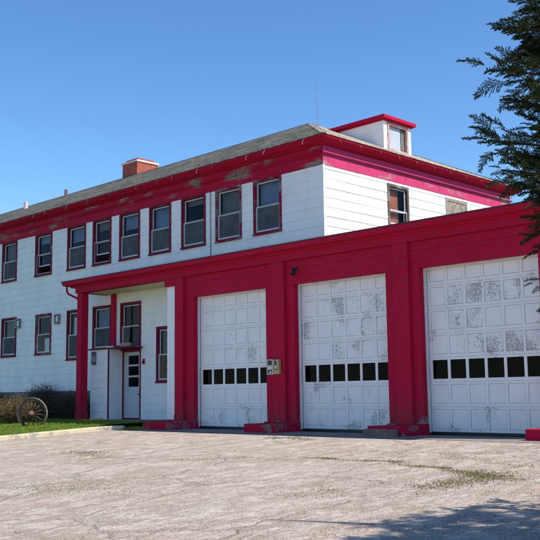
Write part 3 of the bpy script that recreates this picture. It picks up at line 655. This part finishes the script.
# scraps lying on the hood
random.seed(9)
for k in range(3):
    x = (-25.85, -25.35, -24.95)[k]; mb = MB(); L = (.36, .55, .42)[k]; a = (.1, -.25, .35)[k]; z = 1.617+.0; c, s_ = math.cos(a), math.sin(a); w = (.07, .10, .16)[k]; h = (.05, .05, .12)[k]
    P = [(-L/2, -w/2), (L/2, -w/2), (L/2, w/2), (-L/2, w/2)]; y = (18.1, 18.12, 18.1)[k]
    mb.hexa([(x+u*c-v*s_, y+u*s_+v*c, z) for u, v in P]+[(x+u*.9*c-v*s_*.8, y+u*.9*s_+v*.8*c, z+h+.03*u) for u, v in P])
    tag(mb.build('scrap_wood', [M_WHITE, M_OLDWOOD, M_GREYWOOD][k], None, .006), ['short white painted offcut at the left end of the scraps on the entry hood', 'dark thin board lying on the entry hood', 'thick bleached tan block at the right end of the entry hood'][k], 'scrap wood', 'scraps lying on the entry hood')
mb = MB(); mb.tube([(-20.95, 23.45, 9.3), (-20.95, 23.45, 10.2)], .014, 6); mb.tube([(-20.95, 23.45, 10.2), (-21.0, 23.45, 11.1)], .008, 5)
tag(mb.build('antenna', M_METAL), 'thin whip antenna standing on the roof near the hip', 'antenna')

# ------------------------------------------------------------ wagon wheel
wc = Vector((-24.9, 15.25, -0.46))
wc = Vector((-25.55, 15.0, -0.52))
e = root('wagon_wheel', 'old wooden wagon wheel with iron tyre standing in the grass beside the dry bush', 'wheel', (wc.x, wc.y, -.95))
ax = Vector((0.60, -0.78, -0.10)).normalized(); ua = ax.cross(Vector((0, 0, 1))).normalized(); va = ua.cross(ax).normalized()
if va.z < 0: va = -va
def hoop(mb, r0, r1, d0, d1, n=48):
    for i in range(n):
        t0, t1 = 2*math.pi*i/n, 2*math.pi*(i+1)/n
        def q(t, r, d): return wc+(ua*math.cos(t)+va*math.sin(t))*r+ax*d
        for (ra, da), (rb, db) in (((r0, d0), (r1, d0)), ((r1, d0), (r1, d1)), ((r1, d1), (r0, d1)), ((r0, d1), (r0, d0))):
            mb.face([q(t0, ra, da), q(t1, ra, da), q(t1, rb, db), q(t0, rb, db)])
mb = MB(); hoop(mb, .415, .475, -.03, .03); sub(mb, 'rim', M_OLDWOOD, e)
mb = MB(); hoop(mb, .476, .488, -.036, .036); sub(mb, 'tyre', mat_simple('worn_iron_tyre', (0.22, 0.17, 0.15), .5, .5, .3, 12), e)
for i in range(14):
    t = 2*math.pi*(i+.3)/14; dv = ua*math.cos(t)+va*math.sin(t)
    mb = MB(); mb.tube([wc+dv*.07+ax*.05, wc+dv*.20+ax*.035, wc+dv*.42], [.017, .021, .014], 7); sub(mb, 'spoke', M_OLDWOOD, e, 0, True)
mb = MB(); mb.tube([wc-ax*.12, wc-ax*.11, wc-ax*.03, wc+ax*.06, wc+ax*.13, wc+ax*.20, wc+ax*.21], [.045, .06, .085, .09, .075, .062, .03], 16); hb = sub(mb, 'hub', mat_simple('rusty_hub', (0.17, 0.075, 0.055), .7, .3, .4, 12), e, 0, True)

# ------------------------------------------------------------ vegetation
def blades(name, pts, mat, h0, h1, w, label=None, cat=None, lean=0.5, kind='stuff', group=None):
    v = []; f = []
    for (x, y, z) in pts:
        h = random.uniform(h0, h1); a = random.uniform(0, 6.28); l = random.uniform(0, lean)*h; b = random.uniform(0, 6.28); ww = w*random.uniform(.6, 1.3)
        dx_, dy_ = math.cos(a)*ww, math.sin(a)*ww; lx, ly = math.cos(b)*l, math.sin(b)*l; k = len(v)
        v += [(x-dx_, y-dy_, z), (x+dx_, y+dy_, z), (x+dx_*.7+lx*.45, y+dy_*.7+ly*.45, z+h*.6), (x-dx_*.7+lx*.45, y-dy_*.7+ly*.45, z+h*.6), (x+lx, y+ly, z+h)]
        f += [(k, k+1, k+2, k+3), (k+3, k+2, k+4)]
    me = bpy.data.meshes.new(name); me.from_pydata(v, [], f); me.materials.append(mat)
    o = bpy.data.objects.new(name, me); COL.objects.link(o); tag(o, label, cat, group, kind); return o
random.seed(21)
pts = []
for i in range(52000):
    y = 18.45-7.5*random.random()**1.15; x = -22.80-abs(random.random())**1.1*15
    if -27.1 < x < -23.2 and y > 17.5: continue
    pts.append((x, y, lawn_z(x, y)-.01))
blades('grass', pts, M_GRASS, .03, .075, .008, 'short bright green lawn grass behind the yellowed kerb', 'grass')
# weeds in the cracks of the lot
def weeds(name, poly, n, spread, h, label, mat=M_WEED):
    P = []; n = int(n*(1.0 if mat is M_WEED else .5)); h *= (.40 if mat is M_WEED else .62)
    for i in range(n):
        k = random.randrange(len(poly)-1); t = random.random(); a, b = poly[k], poly[k+1]
        cl = .5+.5*math.sin(i*.37)
        t = (t+.14*math.sin(11*t+2*k)) if random.random() < .7 else t; spread_ = spread*(.5+1.4*abs(math.sin(5*t+k)))
        x = a[0]+(b[0]-a[0])*t+random.gauss(0, spread_)+.12*math.sin(9*t+k); y = a[1]+(b[1]-a[1])*t+random.gauss(0, spread)+.10*math.sin(7*t)
        P.append((x, y, gz(y)-.005))
    return blades(name, P, mat, h*.3, h, .006, label, 'weeds', 1.0)
weeds('weeds', [(-11.54, 12.25), (-9.9, 12.4), (-8.4, 12.0), (-7.35, 11.55)], 2600, .07, .07, 'line of weeds crossing the lot in a crack towards the right edge')
weeds('weeds', [(-7.5, 11.75), (-7.3, 11.5), (-7.0, 11.3), (-7.15, 10.7), (-7.2, 10.2)], 2600, .14, .09, 'dense weed clump where two cracks of the lot meet on the right')
weeds('weeds', [(-7.0, 11.3), (-6.0, 11.25), (-4.8, 11.3)], 900, .06, .05, 'thin weeds in the crack that leads off the clump to the right edge')
weeds('weeds', [(-11.3, 13.4), (-9.6, 13.9), (-8.6, 13.2), (-7.2, 12.6)], 1000, .12, .06, 'sparse weeds in front of the right garage door')
weeds('weeds', [(-17.3, 11.0), (-16.9, 11.3), (-15.6, 10.8)], 1500, .22, .07, 'weed tufts in the lot near the kerb, below the porch')
weeds('weeds', [(-15.6, 15.2), (-14.8, 15.4), (-14.2, 15.25)], 700, .12, .08, 'weed tufts at the edge of the shade before the middle garage door')
weeds('weeds', [(-12.6, 7.3), (-12.1, 7.7), (-11.6, 8.4)], 3800, .42, .045, 'broad patch of dry brownish grass in the lot at lower left')
weeds('weeds', [(-8.7, 8.6), (-7.9, 9.1), (-8.6, 9.6)], 900, .13, .05, 'small sprouts in the middle of the lot')
weeds('weeds', [(-13.9, 10.8), (-13.0, 11.6), (-12.0, 12.2)], 900, .12, .05, 'thin weeds in the crack left of the middle of the lot')
weeds('weeds', [(-23.2, 17.3), (-22.6, 16.6), (-22.2, 16.3)], 2600, .22, .16, 'taller green weeds between the kerb end and the first plinth', M_GRASS)
weeds('weeds', [(-25.6, 17.35), (-24.4, 17.3), (-23.4, 17.4)], 1500, .12, .22, 'weeds along the front of the door step', M_GRASS)
weeds('weeds', [(-22.5, 15.9), (-21.7, 16.2), (-20.6, 16.3)], 700, .10, .07, 'weeds at the foot of the first red plinth')
def pebbles():
    v = []; f = []; mi = []
    for i in range(9000):
        d_ = 9.3+8.5*random.random()**1.6; l_ = random.uniform(-.36, .36)*d_; x = -.707*d_+.707*l_; y = .707*d_+.707*l_
        if x < -22.4 or y > 15.9 or math.sin(1.3*x+.4*y)+math.sin(2.1*y-.7*x)+random.gauss(0, 1) < .1: continue
        z = gz(y); s_ = random.uniform(.004, .010)*(1+(random.random() < .03)*1.1); a = random.uniform(0, 6.28); k = len(v)
        for j in range(4): v.append((x+s_*math.cos(a+j*1.571)*random.uniform(.7, 1.3), y+s_*math.sin(a+j*1.571)*random.uniform(.7, 1.3), z-.002))
        for j in range(4): v.append((x+s_*.55*math.cos(a+.3+j*1.571), y+s_*.55*math.sin(a+.3+j*1.571), z+s_*random.uniform(.5, .9)))
        m_ = random.choice((0, 0, 1, 2))
        for j in range(4): f.append((k+j, k+(j+1) % 4, k+4+(j+1) % 4, k+4+j)); mi.append(m_)
        f.append((k+4, k+5, k+6, k+7)); mi.append(m_)
    me = bpy.data.meshes.new('gravel'); me.from_pydata(v, [], f)
    for c_ in ((.42, .33, .28), (.40, .35, .31), (.16, .12, .10)): me.materials.append(mat_simple('loose_gravel', c_, .9, .15, .3, 20))
    me.polygons.foreach_set('material_index', mi); o = bpy.data.objects.new('gravel', me); COL.objects.link(o)
    tag(o, 'loose pinkish and grey gravel scattered over the lot', 'gravel', None, 'stuff')
pebbles()
# dandelions near the kerb end
e = root('dandelion_clump', 'clump of yellow dandelions in the grass in front of the white closet', 'dandelions', (-24.0, 16.3, -.86))
P = [(-24.0+random.gauss(0, .22), 16.3+random.gauss(0, .18), lawn_z(0, 16.3)) for i in range(260)]
o = blades('leaves', P, M_GRASS, .06, .13, .014, None, None, 1.0, None); o.parent = e; o.matrix_parent_inverse = Matrix.Translation(-Vector(e.location))
mb = MB()
for i in range(60):
    x, y = -24.0+random.gauss(0, .24), 16.3+random.gauss(0, .16); z = lawn_z(x, y)+random.uniform(.08, .14); mb.tube([(x, y, z), (x, y, z+.012)], [.018, .030], 6)
sub(mb, 'flowers', M_YELLOW, e)
# dry shrubs by the wall: many fine twigs, each a crossed pair of narrow blades
def shrub(name, label, cx_, cy_, rx, ry, h, n, mat, w=.006, group=None, droop=.3, leafmat=None, nl=0):
    v = []; f = []; base = lawn_z(cx_, cy_)-.03
    def seg(p, q, r):
        d = (q-p).normalized(); a = d.orthogonal().normalized()*r; b = d.cross(a)
        for c in (a, b):
            k = len(v); v.extend([tuple(p-c), tuple(p+c), tuple(q+c*.4), tuple(q-c*.4)]); f.append((k, k+1, k+2, k+3))
    tips = []
    for i in range(n):
        a = random.uniform(0, 6.28); rr = math.sqrt(random.random())
        p = Vector((cx_+math.cos(a)*rx*rr*.45, cy_+math.sin(a)*ry*rr*.45, base))
        top = Vector((cx_+math.cos(a)*rx*rr*1.0, cy_+math.sin(a)*ry*rr, base+h*(1-.45*rr*rr)*random.uniform(.5, 1.08)))
        mid = p.lerp(top, .55)+Vector((random.gauss(0, .05), random.gauss(0, .05), h*.12)); r = w*random.uniform(.6, 1.4)
        seg(p, mid, r); seg(mid, top, r*.7); tips.append(top)
        for j in range(5):
            s0 = mid.lerp(top, random.random()) if j > 1 else p.lerp(mid, random.uniform(.4, 1)); L = h*random.uniform(.12, .3)
            q = s0+Vector((random.gauss(0, 1), random.gauss(0, 1), random.uniform(-.5, 1.3))).normalized()*L; seg(s0, q, r*.6)
            q2 = q.lerp(s0, .4)+Vector((random.gauss(0, .5), random.gauss(0, .5), random.uniform(-.6, .6)))*L*.5; seg(q.lerp(s0, .5), q2, r*.45)
    e = root(name, label, 'shrub', (cx_, cy_, base), group)
    me = bpy.data.meshes.new('twigs'); me.from_pydata(v, [], f); me.materials.append(mat); o = bpy.data.objects.new('twigs', me); COL.objects.link(o); o.parent = e; o.matrix_parent_inverse = Matrix.Translation(-Vector(e.location))
    if leafmat:
        v = []; f = []
        for i in range(nl):
            t = random.choice(tips); c = Vector((cx_, cy_, base+h*.2)); p = c.lerp(t, random.uniform(.3, 1.0))+Vector((random.gauss(0, .07), random.gauss(0, .07), random.gauss(0, .06)))
            a = Vector((random.gauss(0, 1), random.gauss(0, 1), random.gauss(0, 1))).normalized()*random.uniform(.015, .035); b = a.orthogonal().normalized()*.012; k = len(v)
            v.extend([tuple(p-a), tuple(p+b), tuple(p+a), tuple(p-b)]); f.append((k, k+1, k+2, k+3))
        me = bpy.data.meshes.new('leaves'); me.from_pydata(v, [], f); me.materials.append(leafmat); o = bpy.data.objects.new('leaves', me); COL.objects.link(o); o.parent = e; o.matrix_parent_inverse = Matrix.Translation(-Vector(e.location))
M_DRYLEAF = mat_leaf('dry_tan_leaves', (0.30, 0.20, 0.085), (0.17, 0.14, 0.055), (0.40, 0.28, 0.13), 5, .3)
shrub('dry_shrub', 'dry tan brushy shrub left of the wagon wheel', -27.8, 15.85, 1.0, .8, 1.0, 420, M_TWIG, .007, None, .3, M_DRYLEAF, 5200)
shrub('dry_shrub', 'dry tan brushy shrub at the left edge of the photograph', -29.9, 15.4, 1.1, .8, 1.05, 380, M_TWIG, .007, None, .3, M_DRYLEAF, 4200)
shrub('bare_shrub', 'dark bare shrub behind the wagon wheel against the wall', -30.0, 18.0, 1.4, .4, 1.3, 420, M_TWIGD, .008, None, .3, M_TWIGD, 4200)
shrub('bare_shrub', 'dark bare shrub between the wagon wheel and the porch post', -28.1, 18.0, 1.2, .42, 1.0, 520, M_TWIGD, .008, None, .3, M_TWIGD, 6500)
shrub('bare_shrub', 'dark bare shrub at the wall behind the tan bushes', -33.2, 18.0, 1.6, .4, 0.95, 500, M_TWIGD, .008, None, .3, M_TWIGD, 4200)

# ------------------------------------------------------------ the cedar tree at the right
random.seed(77)
def cedar_spray(seed, blades_n=9, L=.42):
    """one flat-ish drooping spray of scale-leaved twiglets, pointing along +X"""
    r = random.Random(seed); v = []; f = []
    def blade(p, d, l, w):
        d = d.normalized(); a = d.cross(Vector((r.gauss(0, 1), r.gauss(0, 1), r.gauss(0, 1)))).normalized()*w; k = len(v)
        v.extend([tuple(p), tuple(p+d*l*.45+a), tuple(p+d*l), tuple(p+d*l*.45-a)]); f.append((k, k+1, k+2, k+3))
    m = 13
    for i in range(m):
        t = i/(m-1); p = Vector((L*t, .03*math.sin(3*t), -.06*t*t))
        for sgn in (-1, 1):
            ln = L*.46*(1-.75*t)*r.uniform(.6, 1.15); d = Vector((r.uniform(.55, 1.0), sgn*r.uniform(.55, 1.0), r.uniform(-.35, .4))).normalized()
            q = int(3+ln/.022)
            for j in range(q):
                pp = p+d*ln*j/q
                blade(pp, d+Vector((r.gauss(0, .25), r.gauss(0, .25), r.gauss(0, .25))), .042, .0075)
                for s2 in (-1, 1):
                    blade(pp, d+Vector((r.gauss(0, .4), s2*.8+r.gauss(0, .3), r.gauss(0, .6))), r.uniform(.02, .05)*(1-.4*j/q), .0055)
        blade(p, Vector((1, r.gauss(0, .2), r.gauss(0, .2))), .06, .008)
    return v, f
SPR = [cedar_spray(s) for s in range(7)]
import array
CV = []; CF = []
def stamp(pos, direc, scale, roll):
    v, f = random.choice(SPR); x = direc.normalized(); z = (Vector((0, 0, 1))-x*x.z)
    z = z.normalized() if z.length > .05 else Vector((1, 0, 0)); y = z.cross(x); c, s_ = math.cos(roll), math.sin(roll); y2 = y*c+z*s_; z2 = z*c-y*s_; k = len(CV)
    ax_, ay, az = x*scale, y2*scale, z2*scale
    for (a, b, c2) in v: CV.append((pos.x+ax_.x*a+ay.x*b+az.x*c2, pos.y+ax_.y*a+ay.y*b+az.y*c2, pos.z+ax_.z*a+ay.z*b+az.z*c2))
    for q in f: CF.append((q[0]+k, q[1]+k, q[2]+k, q[3]+k))
wood = MB()
def branch(p0, p1, r0, dens, size, sag=.12, spread=.28):
    p0, p1 = Vector(p0), Vector(p1); L = (p1-p0).length; mid = p0.lerp(p1, .5)+Vector((random.gauss(0, .04), random.gauss(0, .04), sag*L*.3)); n = max(4, int(L/.25)); pts_ = []
    for i in range(n+1):
        t = i/n; pts_.append(p0*(1-t)**2+mid*2*t*(1-t)+p1*t*t)
    wood.tube(pts_, [r0*.8*(1-.9*i/n)+.002 for i in range(n+1)], 6)
    d = (p1-p0).normalized(); m = int(L*dens*4.2)
    for i in range(m):
        t = random.uniform(.10, 1.0)**.85; q = t*n; a = pts_[min(int(q), n-1)].lerp(pts_[min(int(q)+1, n)], q-int(q))
        off = Vector((random.gauss(0, 1), random.gauss(0, 1), random.gauss(0, .8))); dd = (d*random.uniform(.5, 1.2)+off*.55).normalized()
        taper = 1.0-.55*t
        stamp(a+off*spread*.25*taper, dd, size*.68*random.uniform(.6, 1.15)*(.75+.4*(1-t)), random.uniform(-1.2, 1.2))
    stamp(p1-d*.2, d, size*.7, random.uniform(-.5, .5))
TR_ = Vector((FW.x, FW.y, 0)).normalized(); RR = Vector((TR_.y, -TR_.x, 0))
def at(u, v, depth):                            # picture direction -> point in the crown, used while laying out the limbs
    d = FW+RT*((u-270)/910.18)-UP*((v-270)/910.18); return d*(depth/d.dot(FW))
tb = TR_*7.4+RR*5.9; tb.z = gz(tb.y)
TT = tb+Vector((.1, 0, 8.2))
wood.tube([tb-Vector((0, 0, .2)), tb+Vector((0, 0, .5)), tb+Vector((.05, .03, 2.5)), tb+Vector((.1, 0, 5)), TT], [.24, .19, .14, .09, .015], 10)
LIMBS = [((660, 235), (534, 200), 7.1, 13, .8), ((670, 20), (519, 22), 7.3, 12, .8), ((670, 60), (524, 95), 7.5, 12, .8), ((670, 120), (518, 165), 7.3, 12, .8),((600, -25), (508, -6), 7.2, 9, .8), ((640, 30), (486, 26), 7.0, 11, .9), ((650, 60), (512, 44), 7.3, 11, .9), ((640, 85), (477, 70), 6.9, 10, .95), ((650, 110), (505, 55), 7.4, 9, .8), ((640, 120), (508, 104), 7.0, 13, .9), ((650, 140), (527, 126), 7.2, 9, .7),
         ((650, 185), (468, 140), 6.9, 9, .85), ((650, 200), (500, 158), 7.1, 10, .8), ((650, 225), (481, 170), 6.8, 8, .6), ((650, 215), (508, 186), 7.3, 12, .8), ((660, 240), (539, 215), 7.0, 14, .8), ((660, 250), (544, 238), 7.2, 12, .7), ((650, 290), (521, 277), 7.0, 8, .5), ((670, 20), (525, 8), 7.5, 12, .9), ((660, 150), (524, 85), 7.6, 10, .8)]
for (s_, t_, dep, dens, size) in LIMBS:
    p1 = at(t_[0]+(20 if t_[0] < 525 else 5), t_[1], dep); z0 = p1.z-.25; z0 = max(.3, z0); base = Vector((tb.x, tb.y, z0-.3)); branch(base, p1, .05, dens, size, .12, .42)
for i in range(130):                              # the rest of the crown, outside the picture
    t = (i+.5)/130; z = tb.z+1.1+t*6.8; rad = (3.9*(1-t)**.65+.25)*random.uniform(.75, 1.05); a = i*2.399+random.uniform(-.3, .3)
    dv = Vector((math.cos(a), math.sin(a), 0)); p1 = Vector((tb.x, tb.y, z))+dv*rad+Vector((0, 0, .15*rad))
    lat = p1.dot(RR)/max(p1.dot(TR_), .1)
    if lat < .335 and p1.dot(TR_) > 0:           # keep to the photographed outline on this side
        k = .335*p1.dot(TR_); sh = (k-p1.dot(RR)); 
        if sh > rad: continue
        p1 = Vector((tb.x, tb.y, z)).lerp(p1, max(.15, 1-sh/max(.1, rad*abs(dv.dot(RR)))))
        if p1.dot(RR)/p1.dot(TR_) < .33: continue
    bad = False
    for fr_ in (1.08, .8, .5):                   # a lopsided crown: nothing that would shade the middle of the lot
        q = Vector((tb.x, tb.y, z)).lerp(p1, fr_); h_ = q.z+1.35; g = q-SUN*(h_/SUN.z); d_ = g.dot(FW)
        if d_ > 1:
            uu = 270+910*g.dot(RT)/d_; vv = 270-910*g.dot(UP)/d_
            lim = 545 if uu < 300 else (545-(uu-300)*.24 if uu < 460 else 503)
            if uu < 620 and vv < lim: bad = True
    if bad: continue
    branch((tb.x, tb.y, z-.2), p1, .035, 6, 1.0, .12, .5)
e = root('cedar_tree', 'dark evergreen cedar whose drooping branches reach in from the right', 'tree', (tb.x, tb.y, tb.z))
me = bpy.data.meshes.new('crown'); me.from_pydata(CV, [], CF); me.materials.append(M_CEDAR); o = bpy.data.objects.new('crown', me); COL.objects.link(o); o.parent = e; o.matrix_parent_inverse = Matrix.Translation(-Vector(e.location))
sub(wood, 'trunk', M_BARK, e, 0, True)
print('cedar faces', len(CF))
